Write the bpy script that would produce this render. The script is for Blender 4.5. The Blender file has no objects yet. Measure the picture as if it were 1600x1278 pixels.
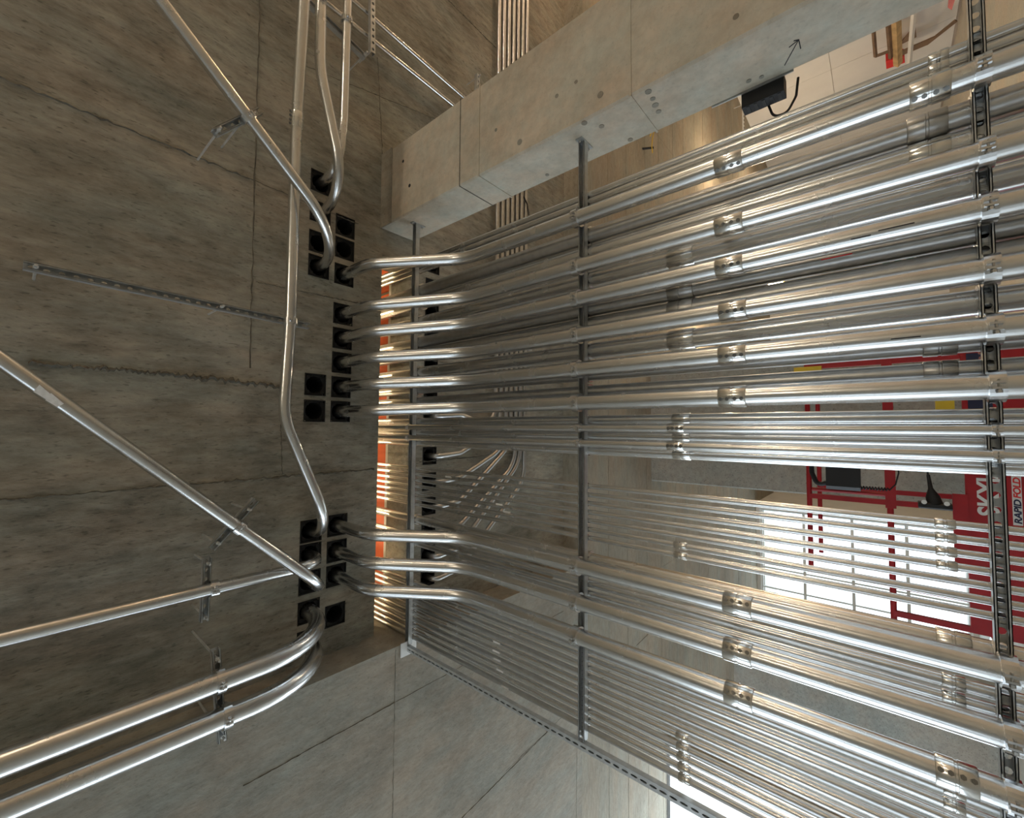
import bpy, bmesh, math, random
from mathutils import Vector, Matrix, Quaternion
random.seed(7)
S = bpy.context.scene
C = S.collection
V = Vector
CAMZ = 1.6                                   # eye height above the floor

# ------------------------------------------------------------------ camera
F = 675.0
zc = V((-788, 25, 675)).normalized()         # world up, in (right, down, forward)
dc = V((580, 36, 675)); dc = (dc - dc.dot(zc) * zc).normalized()
xc = dc.cross(zc)
def w_dir(v): return V((v.dot(xc), v.dot(dc), v.dot(zc)))
cam_d = bpy.data.cameras.new('camera'); cam = bpy.data.objects.new('camera', cam_d); C.objects.link(cam)
cam_d.sensor_width = 36; cam_d.lens = 36 * F / 1600; cam_d.clip_start = .05; cam_d.clip_end = 200
r_, u_, b_ = w_dir(V((1, 0, 0))), w_dir(V((0, -1, 0))), w_dir(V((0, 0, -1)))
cam.matrix_world = Matrix(((r_.x, u_.x, b_.x, 0), (r_.y, u_.y, b_.y, 0), (r_.z, u_.z, b_.z, CAMZ), (0, 0, 0, 1)))
S.camera = cam
def at(px, py, axis, val):
    """measured point: where the sight line through a photo pixel meets the plane axis = val (z measured from eye height)"""
    r = w_dir(V((px - 800, py - 639, F)))
    return r * (val / r[axis]) + V((0, 0, CAMZ))
def proj(p):
    q = p - V((0, 0, CAMZ)); c = q.x * xc + q.y * dc + q.z * zc
    return 800 + F * c.x / c.z, 639 + F * c.y / c.z
def z_at_x(X, Y, px):
    lo, hi = -1.6, 3.6
    for _ in range(50):
        m = (lo + hi) / 2
        if proj(V((X, Y, m + CAMZ)))[0] > px: lo = m
        else: hi = m
    return lo + CAMZ

# ------------------------------------------------------------------ world, exposure
S.view_settings.view_transform = 'Standard'; S.view_settings.look = 'None'
S.view_settings.gamma = 1.0; S.view_settings.use_curve_mapping = False
S.view_settings.exposure = 0.34
wd = bpy.data.worlds.new('world'); S.world = wd; wd.use_nodes = True
wd.node_tree.nodes['Background'].inputs[0].default_value = (.78, .89, 1, 1)
wd.node_tree.nodes['Background'].inputs[1].default_value = 1.5
DAY = (.78, .91, 1.0)
def area(name, loc, rot, sx, sy, power, col):
    l = bpy.data.lights.new(name, 'AREA'); l.shape = 'RECTANGLE'; l.size = sx; l.size_y = sy; l.energy = power; l.color = col
    o = bpy.data.objects.new(name, l); C.objects.link(o); o.location = loc; o.rotation_euler = rot; o.visible_camera = True
    return o
# daylight in the window openings
RAD = 1.38
LW = [(-4.3, -1.7), (-1.3, 1.3), (1.7, 4.3), (4.6, 7.2)]            # left wall windows, y ranges
for i, (a, b) in enumerate(LW):
    area('daylight_left', (-9.25, (a + b) / 2, 2.4), (0, -math.pi / 2, 0), 4.2, b - a, RAD * math.pi * 4.2 * (b - a), DAY)
area('daylight_corner', (-7.15, 7.9, 2.55), (math.pi / 2 * -1, 0, 0), 3.36, 4.9, 4 * math.pi * 14.2, DAY)
area('daylight_far', (-4.1, 15.3, 2.3), (-math.pi / 2, 0, 0), 3.4, 4.3, .85 * math.pi * 14.6, (.74, .95, 1))
BW = [(-8.6, -6.2)]
for a, b in BW:
    area('daylight_back', ((a + b) / 2, -7.25, 2.4), (math.pi / 2, 0, 0), b - a, 4.2, .6 * RAD * math.pi * 4.2 * (b - a), DAY)
S.cycles.max_bounces = 6; S.cycles.diffuse_bounces = 3; S.cycles.glossy_bounces = 3; S.cycles.transparent_max_bounces = 8; S.cycles.transmission_bounces = 2
S.cycles.sample_clamp_indirect = 5; S.cycles.adaptive_threshold = .02
wd.cycles.sampling_method = 'NONE'

# ------------------------------------------------------------------ materials
MATS = {}
def nodes(name):
    m = bpy.data.materials.new(name); m.use_nodes = True; MATS[name] = m
    nt = m.node_tree
    return m, nt, nt.nodes['Principled BSDF'], nt.nodes.new, nt.links.new
def concrete(name, c1, c2, scale=(1, 1, 1), bump=.35, rough=.88, blotch=1.3, pits=.5):
    m, nt, p, N, L = nodes(name)
    tc = N('ShaderNodeTexCoord'); mp = N('ShaderNodeMapping'); mp.inputs['Scale'].default_value = scale
    L(tc.outputs['Object'], mp.inputs[0])
    n1 = N('ShaderNodeTexNoise'); n1.inputs['Scale'].default_value = blotch; n1.inputs['Detail'].default_value = 5; n1.inputs['Distortion'].default_value = .6
    n2 = N('ShaderNodeTexNoise'); n2.inputs['Scale'].default_value = 14; n2.inputs['Detail'].default_value = 6; n2.inputs['Roughness'].default_value = .7
    n3 = N('ShaderNodeTexNoise'); n3.inputs['Scale'].default_value = 52; n3.inputs['Detail'].default_value = 3
    L(tc.outputs['Object'], n1.inputs[0]); L(mp.outputs[0], n2.inputs[0]); L(mp.outputs[0], n3.inputs[0])
    mx = N('ShaderNodeMath'); mx.operation = 'MULTIPLY_ADD'; mx.inputs[1].default_value = .55
    L(n2.outputs[0], mx.inputs[0])
    m2 = N('ShaderNodeMath'); m2.operation = 'MULTIPLY'; m2.inputs[1].default_value = .5; L(n1.outputs[0], m2.inputs[0]); L(m2.outputs[0], mx.inputs[2])
    cr = N('ShaderNodeValToRGB'); cr.color_ramp.elements[0].position = .37; cr.color_ramp.elements[1].position = .66
    cr.color_ramp.elements[0].color = (*c1, 1); cr.color_ramp.elements[1].color = (*c2, 1)
    L(mx.outputs[0], cr.inputs[0])
    n4 = N('ShaderNodeTexNoise'); n4.inputs['Scale'].default_value = blotch * 1.7; n4.inputs['Detail'].default_value = 6; n4.inputs['Roughness'].default_value = .65; n4.noise_dimensions = '4D'; n4.inputs['W'].default_value = 3.3
    L(mp.outputs[0], n4.inputs[0])
    tn = N('ShaderNodeValToRGB'); tn.color_ramp.elements[0].position = .36; tn.color_ramp.elements[1].position = .64
    tn.color_ramp.elements[0].color = (1.08, .97, .86, 1); tn.color_ramp.elements[1].color = (.90, .98, .97, 1); L(n4.outputs[0], tn.inputs[0])
    tm = N('ShaderNodeMix'); tm.data_type = 'RGBA'; tm.blend_type = 'MULTIPLY'; tm.inputs[0].default_value = .8
    L(cr.outputs[0], tm.inputs[6]); L(tn.outputs[0], tm.inputs[7])
    dk = N('ShaderNodeValToRGB'); dk.color_ramp.elements[0].position = .30; dk.color_ramp.elements[1].position = .40
    dk.color_ramp.elements[0].color = (1 - pits, 1 - pits, 1 - pits, 1); dk.color_ramp.elements[1].color = (1, 1, 1, 1)
    L(n3.outputs[0], dk.inputs[0])
    mm = N('ShaderNodeMix'); mm.data_type = 'RGBA'; mm.blend_type = 'MULTIPLY'; mm.inputs[0].default_value = 1
    L(tm.outputs[2], mm.inputs[6]); L(dk.outputs[0], mm.inputs[7]); L(mm.outputs[2], p.inputs['Base Color'])
    bp = N('ShaderNodeBump'); bp.inputs['Strength'].default_value = bump; bp.inputs['Distance'].default_value = .02
    L(mx.outputs[0], bp.inputs['Height']); L(bp.outputs[0], p.inputs['Normal'])
    p.inputs['Roughness'].default_value = rough
    return m
def metal(name, col, r0=.2, r1=.42, spec=1.0, sc=9, spang=.06):
    m, nt, p, N, L = nodes(name)
    tc = N('ShaderNodeTexCoord'); n = N('ShaderNodeTexNoise'); n.inputs['Scale'].default_value = sc; n.inputs['Detail'].default_value = 6
    L(tc.outputs['Object'], n.inputs[0])
    mr = N('ShaderNodeMapRange'); mr.inputs[1].default_value = .3; mr.inputs[2].default_value = .7; mr.inputs[3].default_value = r0; mr.inputs[4].default_value = r1
    L(n.outputs[0], mr.inputs[0]); L(mr.outputs[0], p.inputs['Roughness'])
    n2 = N('ShaderNodeTexNoise'); n2.inputs['Scale'].default_value = 26; n2.inputs['Detail'].default_value = 4; L(tc.outputs['Object'], n2.inputs[0])
    cr = N('ShaderNodeValToRGB'); cr.color_ramp.elements[0].position = .32; cr.color_ramp.elements[1].position = .62
    cr.color_ramp.elements[0].color = (*[c * (1 - 3 * spang) for c in col], 1); cr.color_ramp.elements[1].color = (*col, 1)
    L(n2.outputs[0], cr.inputs[0]); L(cr.outputs[0], p.inputs['Base Color'])
    p.inputs['Metallic'].default_value = spec
    return m
def plain(name, col, rough=.6, metallic=0, var=.08, sc=6, emit=0):
    m, nt, p, N, L = nodes(name)
    tc = N('ShaderNodeTexCoord'); n = N('ShaderNodeTexNoise'); n.inputs['Scale'].default_value = sc; n.inputs['Detail'].default_value = 4
    L(tc.outputs['Object'], n.inputs[0])
    cr = N('ShaderNodeValToRGB'); cr.color_ramp.elements[0].position = .3; cr.color_ramp.elements[1].position = .7
    cr.color_ramp.elements[0].color = (*[c * (1 - var) for c in col], 1); cr.color_ramp.elements[1].color = (*[min(1, c * (1 + var)) for c in col], 1)
    L(n.outputs[0], cr.inputs[0]); L(cr.outputs[0], p.inputs['Base Color'])
    p.inputs['Roughness'].default_value = rough; p.inputs['Metallic'].default_value = metallic
    if emit:
        p.inputs['Emission Color'].default_value = (*col, 1); p.inputs['Emission Strength'].default_value = emit
    return m
def glass(name):
    m, nt, p, N, L = nodes(name)
    nt.nodes.remove(p)
    t = N('ShaderNodeBsdfTransparent'); g = N('ShaderNodeBsdfGlossy'); g.inputs['Roughness'].default_value = .02
    x = N('ShaderNodeMixShader'); x.inputs[0].default_value = .06
    L(t.outputs[0], x.inputs[1]); L(g.outputs[0], x.inputs[2]); L(x.outputs[0], nt.nodes['Material Output'].inputs[0])
    return m
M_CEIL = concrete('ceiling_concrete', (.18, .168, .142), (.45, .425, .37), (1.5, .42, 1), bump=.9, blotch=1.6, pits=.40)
M_SOF = concrete('soffit_concrete', (.235, .215, .18), (.385, .355, .305), (1.6, .7, 1), bump=.4, blotch=1.5, pits=.22)
M_FARC = concrete('far_ceiling_concrete', (.26, .23, .185), (.43, .385, .315), (.6, 2.5, 1), bump=.4, blotch=.8, pits=.3)
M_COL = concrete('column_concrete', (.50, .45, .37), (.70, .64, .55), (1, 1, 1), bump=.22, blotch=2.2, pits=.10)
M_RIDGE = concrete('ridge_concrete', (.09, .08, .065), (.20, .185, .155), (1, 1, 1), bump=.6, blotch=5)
M_WALL = concrete('wall_concrete', (.27, .26, .235), (.43, .415, .38), (1, 1, 1), bump=.3, blotch=1)
M_FLOOR = concrete('floor_concrete', (.42, .40, .36), (.58, .55, .50), (1, 1, 1), bump=.15, rough=.6, blotch=.7)
M_EMT = metal('galvanized_conduit', (.81, .815, .81), .23, .28, spang=.02)
M_EMT2 = metal('dull_galvanized_conduit', (.64, .645, .64), .30, .37, sc=5, spang=.035)
M_CPL = metal('bright_coupling_steel', (.90, .90, .88), .14, .20, sc=10, spang=.02)
M_STRUT = metal('zinc_strut', (.64, .66, .66), .34, .44, spec=.65, sc=6)
M_STRAP = metal('shiny_strap_steel', (.86, .87, .88), .14, .22, sc=8)
M_ROD = metal('threaded_rod_steel', (.80, .81, .80), .3, .4, spec=.6, sc=20)
M_BLACK = plain('black_plastic', (.012, .012, .013), .55)
M_SLEEVE = plain('sleeve_black', (.010, .010, .010), .75, var=.3)
M_DRY = plain('drywall_white', (.78, .765, .735), .85, var=.03, sc=2)
M_TANWALL = plain('tan_plaster', (.55, .47, .39), .85, var=.08, sc=1.3)
M_WOOD = plain('pine_wood', (.52, .36, .18), .7, var=.25, sc=5)
M_CARD = plain('brown_cardboard', (.20, .13, .085), .85, var=.15)
M_RED = plain('red_paint', (.40, .014, .02), .42, var=.12, sc=9)
M_REDTAG = plain('red_tag', (.75, .03, .03), .5)
M_ORANGE = plain('orange_plastic', (.85, .17, .05), .55, var=.06)
M_WHITE = plain('white_paint', (.82, .82, .80), .5, var=.03)
M_NAVY = plain('navy_print', (.02, .025, .07), .5)
M_YEL = plain('yellow_plastic', (.75, .52, .04), .5)
M_GRN = plain('green_plastic', (.02, .22, .12), .5)
M_DKMETAL = plain('dark_metal', (.05, .05, .05), .4, metallic=.6)
M_FRAME = plain('window_frame_grey', (.35, .36, .37), .45, metallic=.3)
M_PAPER = plain('paper_sticker', (.8, .78, .74), .6, var=.1, sc=60)
M_MARK = plain('pencil_mark', (.03, .03, .035), .7)
M_BULB = plain('lamp_glow', (1, .80, .52), .5, emit=60)
M_SCREW = plain('set_screw_steel', (.22, .22, .21), .35, metallic=.7)
M_GLASS = glass('window_glass')

# ------------------------------------------------------------------ mesh tools
class MB:
    def __init__(s): s.v = []; s.f = []
    def quad(s, a, b, c, d):
        n = len(s.v); s.v += [V(a), V(b), V(c), V(d)]; s.f.append((n, n + 1, n + 2, n + 3)); return s
    def box(s, lo, hi, M=None):
        n = len(s.v)
        p = [V((x, y, z)) for x in (lo[0], hi[0]) for y in (lo[1], hi[1]) for z in (lo[2], hi[2])]
        s.v += [M @ q for q in p] if M else p
        for f in ((0, 1, 3, 2), (4, 6, 7, 5), (0, 4, 5, 1), (2, 3, 7, 6), (0, 2, 6, 4), (1, 5, 7, 3)): s.f.append(tuple(n + i for i in f))
        return s
    def cbox(s, lo, hi, ch):
        """box with chamfered vertical edges"""
        x0, y0, z0 = lo; x1, y1, z1 = hi
        pts = [(x0 + ch, y0), (x1 - ch, y0), (x1, y0 + ch), (x1, y1 - ch), (x1 - ch, y1), (x0 + ch, y1), (x0, y1 - ch), (x0, y0 + ch)]
        return s.prism([V((x, y, z0)) for x, y in pts], V((0, 0, z1 - z0)))
    def prism(s, pts, d):
        n = len(s.v); k = len(pts)
        s.v += [V(p) for p in pts] + [V(p) + V(d) for p in pts]
        s.f.append(tuple(n + i for i in reversed(range(k)))); s.f.append(tuple(n + k + i for i in range(k)))
        for i in range(k): j = (i + 1) % k; s.f.append((n + i, n + j, n + k + j, n + k + i))
        return s
    def tube(s, path, r, n=18, caps=True):
        path = [V(p) for p in path]
        t0 = (path[1] - path[0]).normalized()
        ref = V((0, 0, 1)) if abs(t0.z) < .9 else V((1, 0, 0))
        nrm = (ref - ref.dot(t0) * t0).normalized()
        base = len(s.v); prev = t0
        for i, p in enumerate(path):
            t = (path[min(i + 1, len(path) - 1)] - path[max(i - 1, 0)]).normalized()
            q = prev.rotation_difference(t); nrm = (q @ nrm); nrm = (nrm - nrm.dot(t) * t).normalized(); prev = t
            b = t.cross(nrm)
            rr = r[i] if isinstance(r, (list, tuple)) else r
            for k in range(n):
                a = 2 * math.pi * k / n
                s.v.append(p + rr * (math.cos(a) * nrm + math.sin(a) * b))
        for i in range(len(path) - 1):
            for k in range(n):
                k2 = (k + 1) % n
                s.f.append((base + i * n + k, base + i * n + k2, base + (i + 1) * n + k2, base + (i + 1) * n + k))
        if caps:
            s.f.append(tuple(base + k for k in reversed(range(n)))); m = base + (len(path) - 1) * n; s.f.append(tuple(m + k for k in range(n)))
        return s
    def mesh(s, name, mat, smooth=None):
        me = bpy.data.meshes.new(name); me.from_pydata([tuple(v) for v in s.v], [], s.f); me.materials.append(mat)
        if smooth:
            bm = bmesh.new(); bm.from_mesh(me); bmesh.ops.recalc_face_normals(bm, faces=bm.faces)
            for f in bm.faces: f.smooth = True
            for e in bm.edges:
                if len(e.link_faces) == 2 and e.calc_face_angle(0) > .7: e.smooth = False
            bm.to_mesh(me); bm.free()
        else:
            bm = bmesh.new(); bm.from_mesh(me); bmesh.ops.recalc_face_normals(bm, faces=bm.faces); bm.to_mesh(me); bm.free()
        me.update(); return me
def offset_of(o):
    v = V((0, 0, 0))
    while o: v += o.location; o = o.parent
    return v
def link(name, me, parent=None, loc=(0, 0, 0), rot=None):
    o = bpy.data.objects.new(name, me); C.objects.link(o); o.parent = parent; o.location = loc
    if rot is not None:
        o.rotation_mode = 'QUATERNION'; o.rotation_quaternion = rot
    return o
def build(mb, name, mat, parent=None, smooth=False):
    """mesh given in world coordinates -> object under parent (parents are never rotated here)"""
    if parent:
        d = offset_of(parent); mb.v = [v - d for v in mb.v]
    return link(name, mb.mesh(name, mat, smooth), parent)
def thing(name, label, cat, loc, group=None):
    o = link(name, None, None, loc); o.empty_display_size = .1
    return tag(o, label, cat, group)
def tag(o, label, cat, group=None):
    o['label'] = label; o['category'] = cat
    if group: o['group'] = group
    return o
def struct(o, label=None, cat=None):
    o['kind'] = 'structure'
    if label: o['label'] = label
    if cat: o['category'] = cat
    return o
def fillet(pts, radii, seg=10):
    pts = [V(p) for p in pts]
    if not isinstance(radii, (list, tuple)): radii = [radii] * (len(pts) - 2)
    out = [pts[0]]
    for i in range(1, len(pts) - 1):
        a, b, c = pts[i - 1], pts[i], pts[i + 1]
        u, w = (a - b), (c - b); lu, lw = u.length, w.length; u.normalize(); w.normalize()
        ang = u.angle(w); half = ang / 2
        if ang > 3.12: out.append(b); continue
        d = min(radii[i - 1] / math.tan(half), lu * .48 if i > 1 else lu * .95, lw * .48 if i < len(pts) - 2 else lw * .95)
        r = d * math.tan(half); ctr = b + (u + w).normalized() * (r / math.sin(half))
        p0, p1 = b + u * d, b + w * d
        v0, v1 = p0 - ctr, p1 - ctr; q = v0.rotation_difference(v1)
        for k in range(seg + 1):
            out.append(ctr + (Quaternion().slerp(q, k / seg) @ v0))
    out.append(pts[-1]); return out

# ------------------------------------------------------------------ levels and planes
HC = 3.3 + CAMZ          # recessed ceiling underside
HS = 3.0 + CAMZ          # beam and far ceiling soffits
HT = 3.62 + CAMZ         # top of slab
XB = -1.75               # face of the beam along the left of the bay
YN, YF_ = 2.08, 2.39     # riser slot, near and far edge
XS1 = 1.52               # riser slot end beside the column
YFAR = 4.92              # face of the cross beam
YC = 2.15                # front conduits
YS0, YS1 = 2.1955, 2.2365  # rack strut, front and back faces
XR = 9.8; XL = -9.0; YB = -7.0

# sleeves in the near slab: pixel of the centre -> point
SLEEVES = [(539, 354), (538, 389), (537.5, 430), (498, 284), (497, 331), (492, 377), (499, 417), (534.7, 491), (534, 529), (534, 567),
           (532, 605), (532, 643), (493, 601), (492, 642), (527.5, 820), (527.5, 860), (526.5, 898), (524, 960), (487, 829), (487, 866),
           (486, 908.5), (489, 953), (489, 998)]
SP = [at(x, y, 2, 3.3) for x, y in SLEEVES]
for i, p in enumerate(SP):                       # cast in two straight rows
    p.y = 1.733 if SLEEVES[i][0] > 510 else 1.525
FS = [at(672, y, 2, 3.3) for y in (412, 449, 487, 530, 570, 610, 650, 712, 752, 790, 830, 866, 900)]
for p in FS: p.y = 2.64
HX, HY = .084, .082                              # half size of a cast-in sleeve opening

# ------------------------------------------------------------------ setting
def holed_slab(x0, x1, y0, y1, z0, z1, holes):
    xs = sorted({x0, x1, *[round(h[0], 4) for h in holes], *[round(h[1], 4) for h in holes]})
    ys = sorted({y0, y1, *[round(h[2], 4) for h in holes], *[round(h[3], 4) for h in holes]})
    ins = lambda x, y: any(h[0] < x < h[1] and h[2] < y < h[3] for h in holes)
    nx, ny = len(xs) - 1, len(ys) - 1
    full = [[not ins((xs[i] + xs[i + 1]) / 2, (ys[j] + ys[j + 1]) / 2) for j in range(ny)] for i in range(nx)]
    mb = MB(); idx = {}
    def vid(i, j, k):
        key = (i, j, k)
        if key not in idx: idx[key] = len(mb.v); mb.v.append(V((xs[i], ys[j], (z0, z1)[k])))
        return idx[key]
    for i in range(nx):
        for j in range(ny):
            if not full[i][j]: continue
            mb.f.append((vid(i, j, 0), vid(i, j + 1, 0), vid(i + 1, j + 1, 0), vid(i + 1, j, 0)))
            mb.f.append((vid(i, j, 1), vid(i + 1, j, 1), vid(i + 1, j + 1, 1), vid(i, j + 1, 1)))
            for di, dj, e in ((-1, 0, ((i, j + 1), (i, j))), (1, 0, ((i + 1, j), (i + 1, j + 1))), (0, -1, ((i, j), (i + 1, j))), (0, 1, ((i + 1, j + 1), (i, j + 1)))):
                a, b = i + di, j + dj
                if not (0 <= a < nx and 0 <= b < ny) or not full[a][b]:
                    (p, q), (r, t) = e
                    mb.f.append((vid(p, q, 0), vid(r, t, 0), vid(r, t, 1), vid(p, q, 1)))
    return mb
holes = [(p.x - HX, p.x + HX, p.y - HY, p.y + HY) for p in SP + FS] + [(XB, XS1, YN, YF_)]
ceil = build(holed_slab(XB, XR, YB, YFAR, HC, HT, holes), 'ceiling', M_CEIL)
struct(ceil, 'dark grey-brown concrete slab soffit pierced by conduit sleeves and a riser slot', 'ceiling')
beam = build(MB().box((XL, YB, HS), (XB, YFAR, HT)), 'ceiling_beam', M_SOF)
struct(beam, 'lighter concrete beam soffit beside the conduit rack rail', 'ceiling')
farc = build(MB().box((XL, YFAR, HS + .03), (XR, 18.2, HT)), 'ceiling_far', M_FARC)
struct(farc, 'tan board-marked concrete ceiling beyond the conduit rack', 'ceiling')
y = YFAR; k = 0
while y < 14.9:                                   # board marks left by the formwork, each its own strip
    wdt = (.30, .42, .24, .36)[k % 4]; z = HS + (.0, .003, .001, .004)[(k * 7) % 4]
    for (xa, xb) in ((XL, -6.1), (-6.097, -2.4), (-2.397, 1.5), (1.503, 5.4), (5.403, XR)):
        zz = z + random.uniform(0, .002)
        build(MB().box((xa, y + .0015, zz), (xb, y + wdt - .0015, HS + .035)), 'board_mark', M_FARC, farc)
    y += wdt; k += 1
flo = build(MB().box((XL, YB, -.2), (XR, 18.2, 0)), 'floor', M_FLOOR); struct(flo, 'grey concrete floor under the conduit rack', 'floor')
# jagged formwork fins on the slab
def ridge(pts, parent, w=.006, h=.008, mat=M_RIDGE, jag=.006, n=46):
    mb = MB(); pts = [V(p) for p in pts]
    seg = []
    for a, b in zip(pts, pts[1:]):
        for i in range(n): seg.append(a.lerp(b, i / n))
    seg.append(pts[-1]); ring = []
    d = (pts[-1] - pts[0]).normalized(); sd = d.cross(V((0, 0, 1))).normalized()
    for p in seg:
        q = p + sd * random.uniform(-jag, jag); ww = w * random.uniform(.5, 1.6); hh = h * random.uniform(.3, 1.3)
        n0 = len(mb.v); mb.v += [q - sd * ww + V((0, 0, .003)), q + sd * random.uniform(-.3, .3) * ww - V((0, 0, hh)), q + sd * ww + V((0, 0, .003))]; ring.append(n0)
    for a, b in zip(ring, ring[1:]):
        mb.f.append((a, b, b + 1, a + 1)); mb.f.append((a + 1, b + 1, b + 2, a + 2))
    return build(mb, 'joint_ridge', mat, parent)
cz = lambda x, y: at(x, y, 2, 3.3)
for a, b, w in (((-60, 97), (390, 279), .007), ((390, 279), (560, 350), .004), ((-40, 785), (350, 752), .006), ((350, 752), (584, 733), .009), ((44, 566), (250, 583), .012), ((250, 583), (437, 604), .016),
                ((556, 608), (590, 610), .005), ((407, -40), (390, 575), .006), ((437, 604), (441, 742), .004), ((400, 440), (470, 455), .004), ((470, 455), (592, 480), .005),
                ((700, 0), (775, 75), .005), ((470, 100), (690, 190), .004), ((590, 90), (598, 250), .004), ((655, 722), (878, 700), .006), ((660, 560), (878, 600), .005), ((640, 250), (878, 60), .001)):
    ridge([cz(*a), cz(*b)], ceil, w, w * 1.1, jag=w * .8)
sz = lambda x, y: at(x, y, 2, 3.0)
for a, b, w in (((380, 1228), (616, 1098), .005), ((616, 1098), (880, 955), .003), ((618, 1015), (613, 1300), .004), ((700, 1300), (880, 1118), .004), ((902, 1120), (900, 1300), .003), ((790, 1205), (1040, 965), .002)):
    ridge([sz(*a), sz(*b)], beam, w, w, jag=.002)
# cross beam, pier and walls
pier = build(MB().cbox((-.86, 7.15, 0), (.95, 7.75, HS + .04), .02), 'wall_pier', M_WALL); struct(pier, 'grey concrete pier behind the red lift', 'wall')
gw = build(MB().box((-9, 12.2, 0), (-4.75, 12.5, HS + .04)), 'wall_side', M_WALL); struct(gw, 'grey concrete wall far behind the lower conduits', 'wall')
def wall_with_windows(name, axis, pos, a0, a1, wins, z0, z1, mat, thick=.2, label=None):
    """axis 'x': wall plane at x=pos running along y; 'y': at y=pos running along x"""
    mb = MB()
    def bx(u0, u1, za, zb):
        lo, hi = min(pos, pos + thick), max(pos, pos + thick)
        if axis == 'x': mb.box((lo, u0, za), (hi, u1, zb))
        else: mb.box((u0, lo, za), (u1, hi, zb))
    cur = a0
    for (u0, u1) in wins:
        if u0 > cur + .001: bx(cur, u0, 0, HT)
        bx(u0, u1, 0, z0); bx(u0, u1, z1, HT); cur = u1
    if cur < a1 - .001: bx(cur, a1, 0, HT)
    o = build(mb, name, mat); struct(o, label, 'wall'); return o
WN = [0]
def window(axis, pos, u0, u1, z0, z1, nu, nz, label, M_FRAME=M_FRAME):
    WN[0] += 1
    c = (u0 + u1) / 2
    root = thing('window_%d' % WN[0], label, 'window', (pos, c, z0) if axis == 'x' else (c, pos, z0)); root['kind'] = 'structure'
    def bx(a0, a1, za, zb, d=.03): return MB().box((pos - d, a0, za), (pos + d, a1, zb)) if axis == 'x' else MB().box((a0, pos - d, za), (a1, pos + d, zb))
    fr = MB()
    for q in (bx(u0, u0 + .05, z0, z1), bx(u1 - .05, u1, z0, z1), bx(u0 + .05, u1 - .05, z0, z0 + .05), bx(u0 + .05, u1 - .05, z1 - .05, z1)):
        n = len(fr.v); fr.v += q.v; fr.f += [tuple(n + i for i in f) for f in q.f]
    build(fr, 'window_frame', M_FRAME, root)
    for i in range(1, nu): a = u0 + (u1 - u0) * i / nu; build(bx(a - .02, a + .02, z0 + .05, z1 - .05, .025), 'mullion', M_FRAME, root)
    for i in range(1, nz): z = z0 + (z1 - z0) * i / nz; build(bx(u0 + .05, u1 - .05, z - .035, z + .035, .02), 'transom', M_FRAME, root)
    for i in range(nu):
        a, b = u0 + (u1 - u0) * i / nu + .03, u0 + (u1 - u0) * (i + 1) / nu - .03
        build(bx(a, b, z0 + .05, z1 - .05, .004), 'pane', M_GLASS, root)
wall_with_windows('wall_left', 'x', XL - .2, YB, 7.6, LW, .3, 4.5, M_WALL, label='concrete window wall on the beam side of the room')
for i, (a, b) in enumerate(LW): window('x', XL - .1, a, b, .3, 4.5, 2, 1, '%s tall window in the wall on the beam side' % ('first', 'second', 'third', 'fourth')[i])
wall_with_windows('wall_back', 'y', YB - .2, XL, XR, BW, .3, 4.5, M_WALL, label='concrete wall behind the viewer')
for i, (a, b) in enumerate(BW): window('y', YB - .1, a, b, .3, 4.5, 2, 1, '%s tall window in the wall behind the viewer' % ('first', 'second')[i])
wc = wall_with_windows('wall_corner', 'y', 7.66, XL, -5.37, [(-8.85, -5.45)], .2, HS, M_SOF, label='short wall holding the blown-out corner window')
window('y', 7.76, -8.85, -5.45, .2, HS, 2, 1, 'blazing white window below the concrete beam at the rack rail')
wall_with_windows('wall_far', 'y', 15.0, XL, -2.2, [(-5.85, -2.35)], .1, 4.5, M_DRY, label='far wall around the bright window')
window('y', 15.1, -5.85, -2.35, .1, 4.5, 6, 4, 'bright far window seen between the thin middle conduits', M_WHITE)
wfr = build(MB().box((-2.2, 18.0, 0), (XR, 18.2, HT)), 'wall_far_right', M_DRY); struct(wfr, 'warm lit far drywall seen between the large conduits', 'wall')
wfs = build(MB().box((-2.3, 15.0, 0), (-2.2, 18.0, HT)), 'wall_far_return', M_DRY); struct(wfs, 'short return of the far drywall', 'wall')
wr = build(MB().box((XR, YB, 0), (XR + .2, 18.2, HT)), 'wall_right', M_TANWALL); struct(wr, 'tan wall on the column side of the room', 'wall')
yy = 8.0
while yy < 17.9:
    y2 = min(yy + 1.22, 17.95)
    for za, zb in ((.05, 2.42), (2.43, HS)):
        build(MB().box((XR - .03, yy + .004, za), (XR - .005, y2 - .004, zb)), 'drywall_panel', M_DRY, wr)
    yy = y2
# upper storey seen through the slot
us = MB(); us.box((XB - 2, .0, HT + 2.6), (3.5, 6, HT + 2.8)); us.box((XB - 2, 5.8, HT), (3.5, 6, HT + 2.6)); us.box((XB - 2, 0, HT), (3.5, .2, HT + 2.6)); us.box((XB - 2.2, 0, HT), (XB - 2, 6, HT + 2.6)); us.box((3.5, 0, HT), (3.7, 6, HT + 2.6))
uo = build(us, 'wall_upper_storey', M_COL); struct(uo, 'pale shell of the storey above seen through the riser slot', 'wall')

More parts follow.
